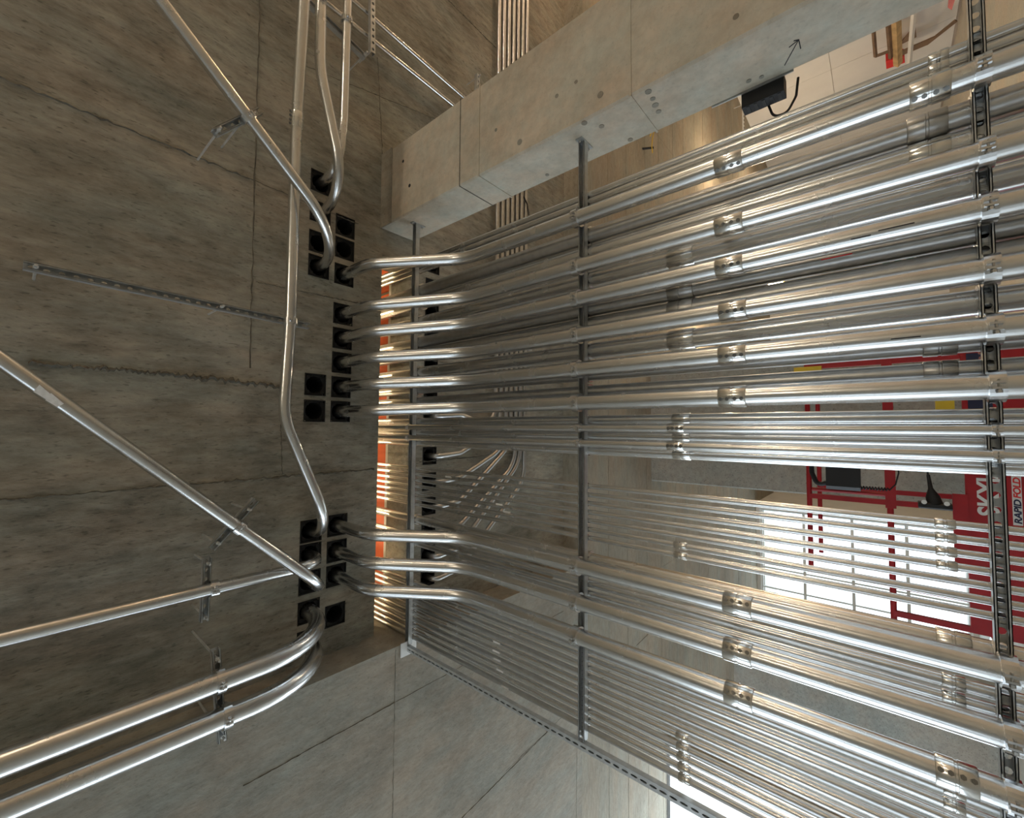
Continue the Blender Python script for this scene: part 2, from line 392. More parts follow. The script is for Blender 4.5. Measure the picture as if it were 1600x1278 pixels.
# ------------------------------------------------------------------ column
cx0, cx1, cy0, cy1 = 1.755, 2.41, 2.06, 2.42
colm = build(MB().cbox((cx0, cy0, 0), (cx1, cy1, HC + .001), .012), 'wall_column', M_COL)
struct(colm, 'large square tan concrete column crossing the picture corner', 'column')
def band(z, mat=M_RIDGE, t=.004, h=.006):
    mb = MB(); mb.box((cx0 - t, cy0 - t, z - h), (cx1 + t, cy0 + .001, z + h)); mb.box((cx0 - t, cy0, z - h), (cx0 + .001, cy1, z + h)); build(mb, 'form_joint', mat, colm)
for px, mat_, t in ((718, M_RIDGE, .002), (748, M_COL, .006), (947, M_COL, .005)):
    band(z_at_x(cx0, cy0, px if px != 947 else 985), mat_, t, .004 if px == 718 else .006)
build(MB().box((cx0 - .006, cy0 - .006, HC - .16), (cx1 + .004, cy0 + .002, HC)), 'grout_collar', M_SOF, colm)
def disc(c, n, r, mat, parent, name, t=.003, seg=14):
    n = V(n).normalized(); build(MB().tube([V(c) - n * .002, V(c) + n * t], r, seg), name, mat, parent)
for px, py in ((907, 217), (913, 192), (1008, 133), (1013, 143), (1020, 154), (1024, 164), (1029, 174), (1170, 126), (855, 273), (940, 197), (985, 218), (1190, 120)):
    p = at(px, py, 0, cx0); 
    if cy0 < p.y < cy1: disc(p, (-1, 0, 0), random.uniform(.010, .018), M_SOF, colm, 'form_mark')
for px, py in ((775, 203), (812, 222), (900, 128), (938, 148), (1150, 26), (870, 150), (630, 252), (640, 290)):
    p = at(px, py, 1, cy0)
    disc(p, (0, -1, 0), random.uniform(.010, .02), M_SOF if px > 700 else M_MARK, colm, 'form_mark', .002)
for a, b in (((1226, 102), (1248, 62)), ((1248, 62), (1233, 74)), ((1248, 62), (1251, 76)), ((1248, 62), (1240, 64))):
    pa, pb = at(*a, 0, cx0 - .001), at(*b, 0, cx0 - .001)
    build(MB().tube([pa, pb], .0022, 6), 'arrow_stroke', M_MARK, colm)

# ------------------------------------------------------------------ sleeves
def sleeve_meshes():
    fr = MB(); n = 16; ro = .066
    sq = []
    for i in range(n):
        a = 2 * math.pi * i / n + math.pi / n; c, s = math.cos(a), math.sin(a); k = 1 / max(abs(c), abs(s)); sq.append((c * k * (HX - .002), s * k * (HY - .002), c * ro, s * ro))
    for z, fl in ((.012, 0), (.022, 1)):
        for i in range(n):
            a, b = sq[i], sq[(i + 1) % n]
            fr.quad((a[0], a[1], z), (b[0], b[1], z), (b[2], b[3], z), (a[2], a[3], z))
    lip = MB()
    for x0, x1, y0, y1 in ((-HX, HX, -HY, -HY + .006), (-HX, HX, HY - .006, HY), (-HX, -HX + .006, -HY, HY), (HX - .006, HX, -HY, HY)): lip.box((x0 * .995, y0 * .995, -.004), (x1 * .995, y1 * .995, .03))
    for sx in (-1, 1):
        for sy in (-1, 1): lip.box((sx * .055 - .012, sy * .055 - .012, .004), (sx * .055 + .012, sy * .055 + .012, .014))
    tb = MB(); tb.tube([(0, 0, .012), (0, 0, .30)], ro, 18, caps=False)
    tb.v += [V((ro * math.cos(2 * math.pi * i / 18), ro * math.sin(2 * math.pi * i / 18), .30)) for i in range(18)]; tb.f.append(tuple(len(tb.v) - 18 + i for i in range(18)))
    return lip.mesh('frame', M_SLEEVE), fr.mesh('face_plate', M_SLEEVE), tb.mesh('tube', M_SLEEVE)
sm = sleeve_meshes()
def sleeve(p, label, group):
    t = thing('conduit_sleeve', label, 'sleeve', p, group)
    for nme, me in zip(('frame', 'face_plate', 'tube'), sm): link(nme, me, t)
SL = ['empty black sleeve nearest the column, first of the row beside the slot', 'second empty black sleeve from the column, in the row beside the slot', 'black sleeve taking the big conduit nearest the column',
      'black sleeve half hidden behind two conduits, nearest the column in the outer row', 'black sleeve mostly hidden behind the middle of three side conduits', 'black sleeve behind the curve of the diagonal conduit near the column', 'black sleeve swallowing the diagonal conduit near the column',
      'black sleeve taking the second big conduit from the column', 'black sleeve taking the third big conduit from the column', 'black sleeve taking the fourth big conduit from the column', 'black sleeve taking the fifth big conduit from the column', 'black sleeve taking the sixth big conduit from the column',
      'upper of two empty black sleeves in mid ceiling, nearer the column', 'lower of two empty black sleeves in mid ceiling, farther from the column', 'black sleeve taking the first big conduit of the lower three', 'black sleeve taking the second big conduit of the lower three', 'black sleeve taking the third big conduit of the lower three',
      'empty black sleeve at the end of the row by the beam', 'black sleeve taking the long kinked conduit', 'black sleeve taking the slim conduit that passes behind the lower diagonal one', 'black sleeve under the end of the lower diagonal conduit', 'black sleeve taking the upper of the twin thick conduits', 'black sleeve taking the lower of the twin thick conduits']
for p, l in zip(SP, SL): sleeve(p, l, 'sleeves cast into the near slab')
ordn = ['first', 'second', 'third', 'fourth', 'fifth', 'sixth', 'seventh', 'eighth', 'ninth', 'tenth', 'eleventh', 'twelfth', 'thirteenth', 'fourteenth', 'fifteenth', 'sixteenth', 'seventeenth', 'eighteenth']
for i, p in enumerate(FS): sleeve(p, '%s black sleeve from the column in the row behind the rack' % ordn[i], 'sleeves behind the rack')

# ------------------------------------------------------------------ strut channel
def channel(L, slot=(.0125, .0125), pitch=.0508, s=.041, lip=.0095, t=.0028, d=.041):
    """along +X from 0 to L, web at y=d (back), open side at y=0, centred on z"""
    mb = MB(); h = s / 2
    for sg in (-1, 1):
        mb.box((0, 0, sg * h - (t if sg > 0 else 0)), (L, d, sg * h + (0 if sg > 0 else t)))
        z0, z1 = sg * h, sg * (h - lip)
        mb.box((0, 0, min(z0, z1)), (L, t, max(z0, z1)))
        zz = sg * (h - lip)
        mb.box((0, 0, min(zz, zz + sg * t)), (L, .008, max(zz, zz + sg * t)))
    n = max(1, int(L / pitch)); p = L / n; hw = h - t
    for i in range(n):
        cx = (i + .5) * p; a = slot[0]; b = slot[1]
        outer = [(-p / 2, -hw), (0, -hw), (p / 2, -hw), (p / 2, 0), (p / 2, hw), (0, hw), (-p / 2, hw), (-p / 2, 0)]
        inner = [(a * math.cos(q), b * math.sin(q)) for q in [math.radians(225 + 45 * k) for k in range(8)]]
        for yv in (d - t, d):
            for k in range(8):
                k2 = (k + 1) % 8
                mb.quad((cx + outer[k][0], yv, outer[k][1]), (cx + outer[k2][0], yv, outer[k2][1]), (cx + inner[k2][0], yv, inner[k2][1]), (cx + inner[k][0], yv, inner[k][1]))
        for k in range(8):
            k2 = (k + 1) % 8
            mb.quad((cx + inner[k][0], d - t, inner[k][1]), (cx + inner[k2][0], d - t, inner[k2][1]), (cx + inner[k2][0], d, inner[k2][1]), (cx + inner[k][0], d, inner[k][1]))
    return mb
def hexbolt(r, l):
    mb = MB(); mb.tube([(0, 0, 0), (0, 0, l)], r, 6); mb.tube([(0, 0, l), (0, 0, l + r * .9)], r * .45, 8); return mb
ZR = [z_at_x(-.15, YS0, x) for x in (641, 908, 1558)]
rl = ['rack strut nearest the ceiling slot, bolted to the column', 'slotted rack strut crossing the middle of the picture', 'near rack strut with round holes at the picture edge']
XRAIL = -1.80
for i, z in enumerate(ZR):
    x0, x1 = XRAIL + .03, cx0 - .006
    if i == 2: x1 = cx0 - .006
    t = thing('rack_strut', rl[i], 'strut', (x0, YS0, z), 'struts of the conduit rack')
    link('channel', channel(x1 - x0).mesh('channel', M_STRUT), t)
    # angle bracket on the column with two bolts
    mb = MB(); mb.box((x1 - .09, YS0 + .041, z - .02), (x1, YS0 + .046, z + .02)); mb.box((x1 - .002, YS0 - .03, z - .022), (x1 + .005, YS0 + .10, z + .022))
    br = build(mb, 'angle_bracket', M_STRUT, t)
    for dy in (-.015, .08): link('bolt', hexbolt(.010, .010).mesh('bolt', M_STRAP), br, V((x1 - .002, YS0 + dy, z)) - t.location, Quaternion((0, 1, 0), -math.pi / 2))
# vertical rail at the beam side
t = thing('rack_rail', 'long slotted steel rail holding the ends of the rack struts below the beam', 'rail', (XRAIL, YS0, .0))
link('channel', channel(HS - .01, slot=(.020, .007), d=.03).mesh('channel', M_STRUT), t, (0, .03, 0), Matrix(((0, 0, 1), (0, -1, 0), (1, 0, 0))).to_quaternion())
build(MB().box((XRAIL + .0215, YS0 - .002, 0), (XRAIL + .0245, YS0 + .03, HS - .01)), 'back_angle', M_STRUT, t)
build(MB().box((XRAIL - .05, YS0 - .06, HS - .012), (XRAIL + .06, YS0 + .09, HS - .002)), 'head_plate', M_WHITE, t)

# ------------------------------------------------------------------ conduits
strap_cache = {}
def strap_mesh(r):
    key = round(r, 4)
    if key in strap_cache: return strap_cache[key]
    mb = MB(); w = .020 if r > .03 else .013; th = .007 if r > .03 else .0035; n = 20
    prof = []
    for i in range(n + 1):
        a = math.radians(-138 + 276 * i / n)          # around -Y
        d = V((math.sin(a), -math.cos(a), 0)); prof.append((d * (r + .0005), d * (r + th + (.003 if r > .03 else .001))))
    for sg in (0, -1):                                # legs towards the strut
        d = prof[sg][0]; x = d.x; prof_leg = (V((x, r + .012, 0)), V((x + math.copysign(th, x), r + .012, 0)))
        if sg == 0: prof.insert(0, prof_leg)
        else: prof.append(prof_leg)
    for (a, b), (c, e) in zip(prof, prof[1:]):
        for u, v_ in ((a, c), (b, e)):
            mb.quad(u - V((0, 0, w)), v_ - V((0, 0, w)), v_ + V((0, 0, w)), u + V((0, 0, w)))
        for s in (-w, w): mb.quad(a + V((0, 0, s)), c + V((0, 0, s)), e + V((0, 0, s)), b + V((0, 0, s)))
    e = .010 if r > .03 else .006; ln = .020 if r > .03 else .011
    for s in (-1, 1): mb.box((s * e - th / 2, -r - ln, -w * .8), (s * e + th / 2, -r + .001, w * .8))
    me = mb.mesh('strap', M_STRAP)
    bo = MB(); bo.tube([(-e - .012, -r - ln * .62, 0), (e + .010, -r - ln * .62, 0)], .0035 if r > .03 else .0022, 8); bo.tube([(-e - .016, -r - ln * .62, 0), (-e - .006, -r - ln * .62, 0)], .008 if r > .03 else .005, 6)
    bm_ = bo.mesh('strap_bolt', M_STRAP); strap_cache[key] = (me, bm_); return strap_cache[key]
def strap(t, p, r, rot, bolt=True):
    me, bo = strap_mesh(r); o = link('strap', me, t, V(p) - t.location, rot)
    if bolt: link('strap_bolt', bo, o)
    return o
cpl_cache = {}
def coupling(t, p, r, L, rot, screws=True, mat=M_CPL):
    key = (round(r, 4), round(L, 4), mat.name)
    if key not in cpl_cache:
        R1 = r + (.0055 if r > .03 else .0035); h = L / 2; mb = MB()
        pr_ = [(-h - .0004, r - .001), (-h, R1 - .0015), (-h + .003, R1), (-.005, R1), (-.0035, R1 - .0025), (.0035, R1 - .0025), (.005, R1), (h - .003, R1), (h, R1 - .0015), (h + .0004, r - .001)]
        mb.tube([V((0, 0, z)) for z, _ in pr_], [q for _, q in pr_], 28, caps=False)
        sc = MB(); sc.tube([(0, 0, 0), (0, 0, .007)], .0088, 6); sc.tube([(0, 0, .007), (0, 0, .010)], .004, 6)
        cpl_cache[key] = (mb.mesh('coupling', mat, True), sc.mesh('set_screw', M_SCREW), R1)
    me, sc, R1 = cpl_cache[key]
    o = link('coupling', me, t, V(p) - t.location, rot)
    if screws:
        q = Quaternion((1, 0, 0), math.pi / 2)
        for f in (-.38, -.14, .14, .38): link('set_screw', sc, o, (0, -R1 + .001, f * L), q)
    return o
ID = Quaternion()
def riser(name_label, X, Y, r, group, path=None, mat=M_EMT, couplings=(), straps=(0, 1, 2), screw_ang=0, big=True, top=HT + 1.9, cmat=M_CPL, back=False):
    t = thing('steel_conduit', name_label, 'conduit', (X, Y, .0), group)
    pts = path or [V((X, Y, 0)), V((X, Y, top))]
    build(MB().tube(pts, r, 24 if r > .03 else 14), 'pipe', mat, t, True)
    rot = Quaternion((0, 0, 1), math.pi if back else 0)
    for i in straps: strap(t, (X, Y, ZR[i]), r, rot, bolt=big or not back)
    for (pxa, pxb) in couplings:
        za, zb = z_at_x(X, Y - r, pxa), z_at_x(X, Y - r, pxb)
        coupling(t, (X, Y, (za + zb) / 2), r, abs(za - zb), Quaternion((0, 0, 1), screw_ang), big and not back, cmat)
    return t
X_at = lambda px, py, Y: at(px, py, 1, Y).x
RB = .0445
front = [(340, 2, ((1115, 1158), (1421, 1487))), (416, 7, ((1115, 1159),)), (467, 8, ((1116, 1159),)), (523, 9, ((1122, 1165),)), (577, 10, ((1121, 1164),)), (629, 11, ((1121, 1164),)),
         (884, 14, ((1128, 1173),)), (941, 15, ((1128, 1173),)), (994.5, 16, ((1130, 1175), (1462, 1532)))]
fl = ['big front conduit nearest the column, bent into its own sleeve', 'second big front conduit from the column', 'third big front conduit from the column', 'fourth big front conduit from the column', 'fifth big front conduit from the column', 'sixth big front conduit from the column, just before the slim pair',
      'first of the three big front conduits beyond the thin middle bundle', 'second of the three big front conduits beyond the thin middle bundle', 'third of the three big front conduits, next to the thin bundle by the rail']
for i, (py, si, cps) in enumerate(front):
    X = X_at(905, py, YC); s = SP[si]
    z1 = z_at_x(X, YC, 728); z2 = z_at_x(s.x, s.y, 578)
    pts = fillet([V((X, YC, 0)), V((X, YC, z1)), V((s.x, s.y, z2)), V((s.x, s.y, HC + .25))], [.42, .30], 12)
    riser(fl[i], X, YC, RB, 'big bent conduits on the front of the rack', pts, couplings=cps, straps=(1, 2), screw_ang=(-.75 if i == 0 else (-.25 if i < 6 else .55)))
for i, (py, c) in enumerate(((668.6, (1042, 1068)), (692, (1041, 1067)))):
    X = X_at(905, py, 2.172)
    riser(('slim front conduit with small straps, nearer the column of the pair', 'slim front conduit with small straps, farther from the column of the pair')[i], X, 2.172, .0221, 'slim straight conduits on the front of the rack', couplings=(c,))
# rear layer: (pixel y where it leaves the middle strut, radius, couplings, label)
rear = [(370, .049, ((1417, 1482),), 'dull grey thick rear conduit behind the first big front conduit', M_EMT2), (397, .049, ((1420, 1487),), 'second thick rear conduit from the column', M_EMT), (438, .049, ((1041, 1081),), 'third thick rear conduit from the column', M_EMT),
        (483, .049, ((1041, 1081),), 'fourth thick rear conduit from the column', M_EMT2), (508.5, .046, ((1041, 1081),), 'fifth thick rear conduit from the column', M_EMT2), (549, .049, ((1042, 1082),), 'sixth thick rear conduit from the column', M_EMT),
        (586, .0365, ((1442, 1497),), 'seventh rear conduit from the column, before a narrow gap', M_EMT2), (612, .0365, ((1443, 1498),), 'eighth rear conduit from the column, after a narrow gap', M_EMT2), (631, .028, ((1446, 1500),), 'ninth rear conduit from the column, tucked behind the sixth front one', M_EMT2),
        (656, .028, ((1049, 1077),), 'tenth rear conduit from the column, beside the slim front pair', M_EMT), (680, .028, ((1050, 1077),), 'eleventh rear conduit from the column, between the slim front pair', M_EMT), (703, .028, ((1050, 1078),), 'twelfth rear conduit from the column, edging the open gap', M_EMT),
        (873, .0365, ((1463, 1520),), 'thirteenth rear conduit from the column, beside the lower three', M_EMT), (911, .0221, ((1472, 1510),), 'slim rear conduit between the first two of the lower three, nearer the column', M_EMT), (927, .0221, ((1472, 1510),), 'slim rear conduit between the first two of the lower three, farther from the column', M_EMT)]
for py, r, cps, lb, mt in rear:
    Y = YS1 + r + .001
    riser(lb, X_at(921, py, Y), Y, r, 'straight conduits on the back of the rack', mat=mt, couplings=cps, big=False, back=True, cmat=mt if mt is M_EMT2 else M_CPL)
for i, py in enumerate((333, 342.5, 352)):
    Y = YS1 + .0193; riser('%s of the three thin rear conduits closest to the column' % ordn[i], X_at(850, py, Y), Y, .0193, 'thin conduits next to the column', big=False, back=True, couplings=(((1450, 1483),), ((1450, 1483),), ())[i])
for i in range(7):
    Y = YS1 + .0155; py = 759.5 + i * 13.45
    riser('%s thin conduit from the column in the loose middle bundle' % ordn[i], X_at(921, py, Y), Y, .0150, 'loose middle bundle of thin conduits', big=False, back=True, couplings=((1460 + i * 1, 1494 + i * 1),) if i < 4 else ((1052, 1072),) if i > 4 else ())
for i in range(10):
    Y = YS1 + .0172; py = 1016 + i * 13.7
    riser('%s thin conduit from the rail in the dense bundle' % ordn[9 - i], X_at(921, py, Y), Y, .0167, 'dense bundle of thin conduits by the rail', mat=M_EMT if i % 3 else M_EMT2, big=False, back=True, couplings=((1474, 1510),) if i < 2 else ((1050 + i, 1069 + i),) if i > 4 else ())
# paper stickers on the dense bundle
for px, py, sl in ((776, 1004, 'pale paper sticker on the dense bundle, nearest the column'), (775, 1018, 'second pale paper sticker from the column on the dense bundle'), (777, 1031, 'third pale paper sticker from the column on the dense bundle'), (781, 1048, 'fourth pale paper sticker from the column on the dense bundle'), (789, 1074, 'pale paper sticker on the dense bundle, nearest the rail'),
        (700, 745, 'pale paper sticker on the middle bundle, nearest the ceiling slot'), (792, 800, 'pale paper sticker on the middle bundle, farther from the column of two'), (780, 788, 'pale paper sticker on the middle bundle, nearer the column of two')):
    p = at(px, py, 1, YS1 - .001); 
    st = build(MB().box((p.x - .006, p.y - .0012, p.z - .032), (p.x + .006, p.y, p.z + .032)), 'paper_sticker', M_PAPER)
    tag(st, sl, 'sticker', 'paper stickers on thin conduits')

# ------------------------------------------------------------------ conduits hung under the slab
def run(label, pts, radii, r, group=None, mat=M_EMT, cpls=(), seg=12, name='steel_conduit', ext=0):
    if ext: pts = [V(pts[0]) + (V(pts[0]) - V(pts[1])).normalized() * ext] + list(pts[1:])
    t = thing(name, label, 'conduit', V(pts[0]), group)
    build(MB().tube(fillet(pts, radii, seg), r, 24 if r > .03 else 14), 'pipe', mat, t, True)
    for p, d, L in cpls:
        coupling(t, p, r, L, V((0, 0, 1)).rotation_difference(V(d).normalized()), True)
    return t
def under(i, z): p = SP[i]; return V((p.x, p.y, z + CAMZ)), V((p.x, p.y, HC + .25))
def hanger(label, pa, pb, z, straps, rods, rmat=M_ROD):
    """strut with its open side down, bottom at eye-relative height z, from pixel pa to pb; rods at fractions along it; straps = (thing, pixel, r, dir)"""
    A, B = at(*pa, 2, z), at(*pb, 2, z); d = (B - A); L = d.length; d.normalize()
    t = thing('hanger_strut', label, 'strut', A, 'hanger struts under the slab')
    side = V((0, 0, 1)).cross(d)
    # local x->d, y->up, z->d x up
    zz = d.cross(V((0, 0, 1)))
    q = Matrix(((d.x, 0, zz.x), (d.y, 0, zz.y), (d.z, 1, zz.z))).to_quaternion()
    link('channel', channel(L).mesh('channel', M_STRUT), t, (0, 0, 0), q)
    for f in rods:
        p = A + d * (L * f)
        ro = build(MB().tube([p - V((0, 0, .045)), V((p.x, p.y, HC + .01))], .0065, 8), 'threaded_rod', rmat, t, True)
        nb = MB(); nb.tube([p + V((0, 0, .041)), p + V((0, 0, .052))], .011, 6); nb.tube([p + V((0, 0, -.012)), p + V((0, 0, 0))], .011, 6); build(nb, 'nut', rmat, ro)
    for th_, pc, r, dv in straps:
        dv = V(dv).normalized(); up = V((0, 0, 1)); xx = up.cross(dv)       # strap local: y (towards strut) -> up, z (axis) -> dv
        q2 = Matrix(((xx.x, up.x, dv.x), (xx.y, up.y, dv.y), (xx.z, up.z, dv.z))).to_quaternion()
        strap(th_, pc, r, q2)
    return t
def near_pt(a, b, px):                 # point on the segment a-b whose picture x (or y) is px
    lo, hi = 0, 1
    for _ in range(40):
        m = (lo + hi) / 2
        if (proj(a.lerp(b, m))[0] - px) * (proj(b)[0] - proj(a)[0]) > 0: hi = m
        else: lo = m
    return a.lerp(b, lo)
def near_py(a, b, py):
    lo, hi = 0, 1
    for _ in range(40):
        m = (lo + hi) / 2
        if (proj(a.lerp(b, m))[1] - py) * (proj(b)[1] - proj(a)[1]) > 0: hi = m
        else: lo = m
    return a.lerp(b, lo)
R2 = .0365
# diagonal conduit near the column
k1, k2 = under(6, 2.84); a0 = at(205, -60, 2, 2.84)
tT = run('diagonal conduit with a square clip crossing the slab towards the column sleeves', [a0, k1, k2], [.42], R2, ext=2.5)
pT = near_py(a0, k1, 184); 
stk = near_py(a0, k1, 108); dd = (k1 - a0).normalized()
build(MB().tube([stk - dd * .05 - V((0, 0, R2 * .0)), stk + dd * .05], R2 + .0012, 24, caps=False), 'paper_band', M_PAPER, tT, True) if False else None
hanger('short hanger strut with one rod gripping the diagonal conduit near the column', (337, 206), (407, 172), 2.84 + R2, [(tT, pT, R2, dd)], (.06, .62))
# kinked conduit
k1, k2 = under(18, 2.93); w = [at(478, -60, 2, 2.80), at(463, 205, 2, 2.97), at(453.5, 505, 2, 3.0), at(443, 652, 2, 2.96)]
tV = run('long kinked conduit running past the hanger strut to a lower sleeve', w + [k1, k2], [2.0, 2.0, .5, .34], R2, ext=2.5, cpls=[(near_py(w[0], w[1], 188), w[0] - w[1], .10)])
pV = near_py(w[1], w[2], 502)
hanger('long bare hanger strut on two rods reaching out to the kinked conduit', (36, 413), (484, 509), pV.z - CAMZ + R2, [(tV, pV, R2, w[1] - w[2])], (.03, .60))
# three near the column
k1, k2 = under(4, 2.90); w = [at(502, -60, 2, 2.9), at(500, 108, 2, 2.9)]
t3 = run('middle of the three conduits running along the slab beside the column', w + [k1, k2], [.9, .32], R2, ext=3)
d3 = w[0] - w[1]; p3 = near_py(w[0], w[1], 3); strap(t3, p3, R2, Matrix(((1, 0, 0), (0, 0, -1), (0, 1, 0))).to_quaternion())
k1, k2 = under(3, 3.02); w = [at(545, -60, 2, 3.02), at(537, 185, 2, 3.02)]
t4 = run('conduit closest to the column of the three running along the slab', w + [k1, k2], [.4, .24], .033, ext=3)
p4 = near_py(w[0], w[1], 33); d4 = (w[0] - w[1]).normalized()
hanger('hanger strut lying slantwise behind the three conduits beside the column', (470, -12), (572, 88), p4.z - CAMZ + .033, [(t4, p4, .033, d4)], (.97,))
# lower diagonal
k1, k2 = under(20, 2.93); a0 = at(-70, 512, 2, 3.02)
tB = run('long lower diagonal conduit crossing the slab with a torn label', [a0, k1, k2], [.30], R2, ext=3)
pB = near_px = near_pt(a0, k1, 373); dB = (k1 - a0).normalized()
hanger('short slanting hanger strut gripping the lower diagonal conduit', (331, 858), (401, 781), pB.z - CAMZ + R2, [(tB, pB, R2, dB)], (.12, .80))
for px in (70, 88):
    p = near_pt(a0, k1, px); nrm = V((0, -.45, -.9)).normalized()
    sd = dB.cross(nrm).normalized(); nrm = sd.cross(dB).normalized(); nrm = nrm if nrm.z < 0 else -nrm
    q = MB(); c0 = p + nrm * (R2 + .0004)
    pts = [c0 - dB * .03 - sd * .018, c0 + dB * .035 - sd * .012, c0 + dB * .03 + sd * .016, c0 - dB * .02 + sd * .02]; q.prism(pts, nrm * .0012); build(q, 'torn_label', M_PAPER, tB)
# slim one behind it
k1, k2 = under(19, 3.05); a0 = at(-70, 1016, 2, 2.92)
tP = run('slim conduit passing behind the lower diagonal one to the same sleeve cluster', [a0, k1, k2], [.22], R2, ext=3.5)
pP = near_pt(a0, k1, 334); dP = (k1 - a0).normalized()
hanger('short hanger strut gripping the slim conduit above the twin thick conduits', (325, 872), (320, 972), pP.z - CAMZ + R2, [(tP, pP, R2, dP)], (.08, .92))
# twin thick conduits
R4 = .055
k1, k2 = under(21, 2.76); a0 = at(-90, 1228, 2, 2.76)
tU = run('upper of the twin thick conduits sweeping up into the beam-side sleeves', [a0, k1, k2], [.52], R4, ext=3.5)
pU = near_pt(a0, k1, 343); dU = (k1 - a0).normalized()
k1b, k2b = under(22, 2.76); a1 = at(-90, 1303, 2, 2.76)
tW = run('lower of the twin thick conduits sweeping up into the beam-side sleeves', [a1, k1b, k2b], [.56], R4, ext=3.5)
pW = near_pt(a1, k1b, 353); dW = (k1b - a1).normalized()
hanger('hanger strut carrying both thick conduits on long rods', (338, 1016), (348, 1160), 2.76 + R4, [(tU, pU, R4, dU), (tW, pW, R4, dW)], (.09, .93))
# perforated strut and two thin conduits beside the column
t = thing('perforated_strut', 'pale perforated strut standing proud of the slab beside the column', 'strut', at(583, -30, 2, 3.12))
A, B = at(583, -30, 2, 3.12), at(583, 82, 2, 3.12); d = (B - A).normalized(); zz = d.cross(V((0, 0, -1)))
q = Matrix(((d.x, 0, zz.x), (d.y, 0, zz.y), (d.z, -1, zz.z))).to_quaternion()
link('channel', channel((B - A).length).mesh('channel', M_STRUT), t, (0, 0, .041), q)
build(MB().tube([B + V((0, -.02, .0)), V((B.x, B.y - .02, HC + .01))], .006, 8), 'threaded_rod', M_ROD, t, True)
t = thing('perforated_strut', 'tiny perforated strut end peeking over the column', 'strut', at(748, 110, 2, 3.12))
A, B = at(748, 116, 2, 3.12), at(745, 230, 2, 3.12); d = (B - A).normalized(); zz = d.cross(V((0, 0, -1)))
link('channel', channel((B - A).length).mesh('channel', M_STRUT), t, A - t.location + V((0, 0, .041)), Matrix(((d.x, 0, zz.x), (d.y, 0, zz.y), (d.z, -1, zz.z))).to_quaternion())
build(MB().tube([A + d * .02 - V((0, 0, .03)), V((A.x + d.x * .02, A.y + d.y * .02, HC + .01))], .006, 8), 'threaded_rod', M_ROD, t, True)
for i, (pa, pb, lb) in enumerate((((430, -60), (745, 194), 'thin conduit slanting to the column, outer of the two'), ((505, -40), (770, 192), 'thin conduit slanting to the column, inner of the two'))):
    run(lb, [at(*pa, 2, 3.2), at(*pa, 2, 3.2).lerp(at(*pb, 2, 3.2), .5), at(*pb, 2, 3.2)], [1], .0185, 'thin slanting conduits')
# bundle crossing behind the column and rack
NB = 7
for i in range(NB):
    yb = 3.50 + i * .085; zb = HC - .055; fs = FS[6 + i % 7]
    xb = -.35 - .10 * i + .12 * (i % 2)
    pts = [V((8.5, yb, zb)), V((xb + .35, yb, zb)), V((fs.x + .02, fs.y + .32, zb - .03)), V((fs.x, fs.y, zb - .06)), V((fs.x, fs.y, HC + .25))]
    run('%s conduit of the far bundle passing behind the column' % ordn[i], pts, [.35, .2, .05], .025, 'far bundle behind the column', mat=M_EMT2, seg=6)
far_hang = thing('hanger_strut', 'hanger strut holding the far bundle behind the rack', 'strut', (1.0, 3.4, HC - .09))
link('channel', channel(.75).mesh('channel', M_STRUT), far_hang, (0, 0, .05), Quaternion((0, 0, 1), math.pi / 2))

# ------------------------------------------------------------------ upper storey things
sb = thing('safety_barrier', 'orange safety board with white lower edge seen through the slot', 'barrier', (0, 2.66, HT))
for i in range(6):
    x0 = XB + .05 + i * .64
    build(MB().box((x0, 2.64, HT + .41), (x0 + .60, 2.67, HT + 1.0)), 'board', M_ORANGE, sb)
build(MB().box((XB + .05, 2.63, HT + .365), (XB + 3.9, 2.68, HT + .405)), 'white_edge', M_WHITE, sb)
for i in range(4): build(MB().box((XB + .1 + i * 1.2, 2.68, HT), (XB + .15 + i * 1.2, 2.72, HT + 1.0)), 'post', M_STRUT, sb)
def lamp(loc, label, power, col=(1, .85, .67), group='work lamps', r=.09, top=None):
    t = thing('work_lamp', label, 'lamp', loc, group)
    L = V(loc)
    hd = build(MB().tube([L + V((0, 0, r + .03)), L + V((0, 0, r + .10)), L + V((0, 0, r + .12))], [.035, .04, .02], 12), 'socket', M_BLACK, t, True)
    bs = MB(); n = 12
    ring = [(math.sin(math.pi * k / 8) * r, math.cos(math.pi * k / 8) * r) for k in range(1, 8)]
    bs.tube([L + V((0, 0, r + 0 - .001))] + [L + V((0, 0, z)) for _, z in ring] + [L - V((0, 0, r))], [.012] + [q for q, _ in ring] + [.004], n)
    build(bs, 'bulb', M_BULB, t, True)
    cg = MB()
    for k in range(4):
        a = math.pi / 2 * k; dx, dy = math.cos(a), math.sin(a)
        cg.tube([L + V((dx * .03, dy * .03, r + .05)), L + V((dx * (r + .04), dy * (r + .04), .02)), L + V((dx * r * .8, dy * r * .8, -r)), L + V((0, 0, -r - .05))], .003, 5)
    build(cg, 'guard', M_YEL, t)
    build(MB().tube([L + V((0, 0, r + .11)), V((L.x, L.y, top or HS + .04))], .005, 6), 'cord', M_BLACK, t)
    l = bpy.data.lights.new('work_lamp_light', 'POINT'); l.energy = power; l.color = col; l.shadow_soft_size = r * 1.12
    o = link('bulb_light', l, t, (0, 0, 0)); o.visible_camera = True
lamp((.8, .9, HT + 1.9), 'work lamp in the storey above the slot', 230, (1, .78, .5), top=HT + 2.61)
lamp((-1.2, .9, HT + 1.9), 'second work lamp in the storey above the slot', 230, (1, .78, .5), top=HT + 2.61)
lp = at(1212, 441, 1, 10.0)
lamp(lp, 'glaring small work lamp between the third and fourth big conduits', 140, r=.11)
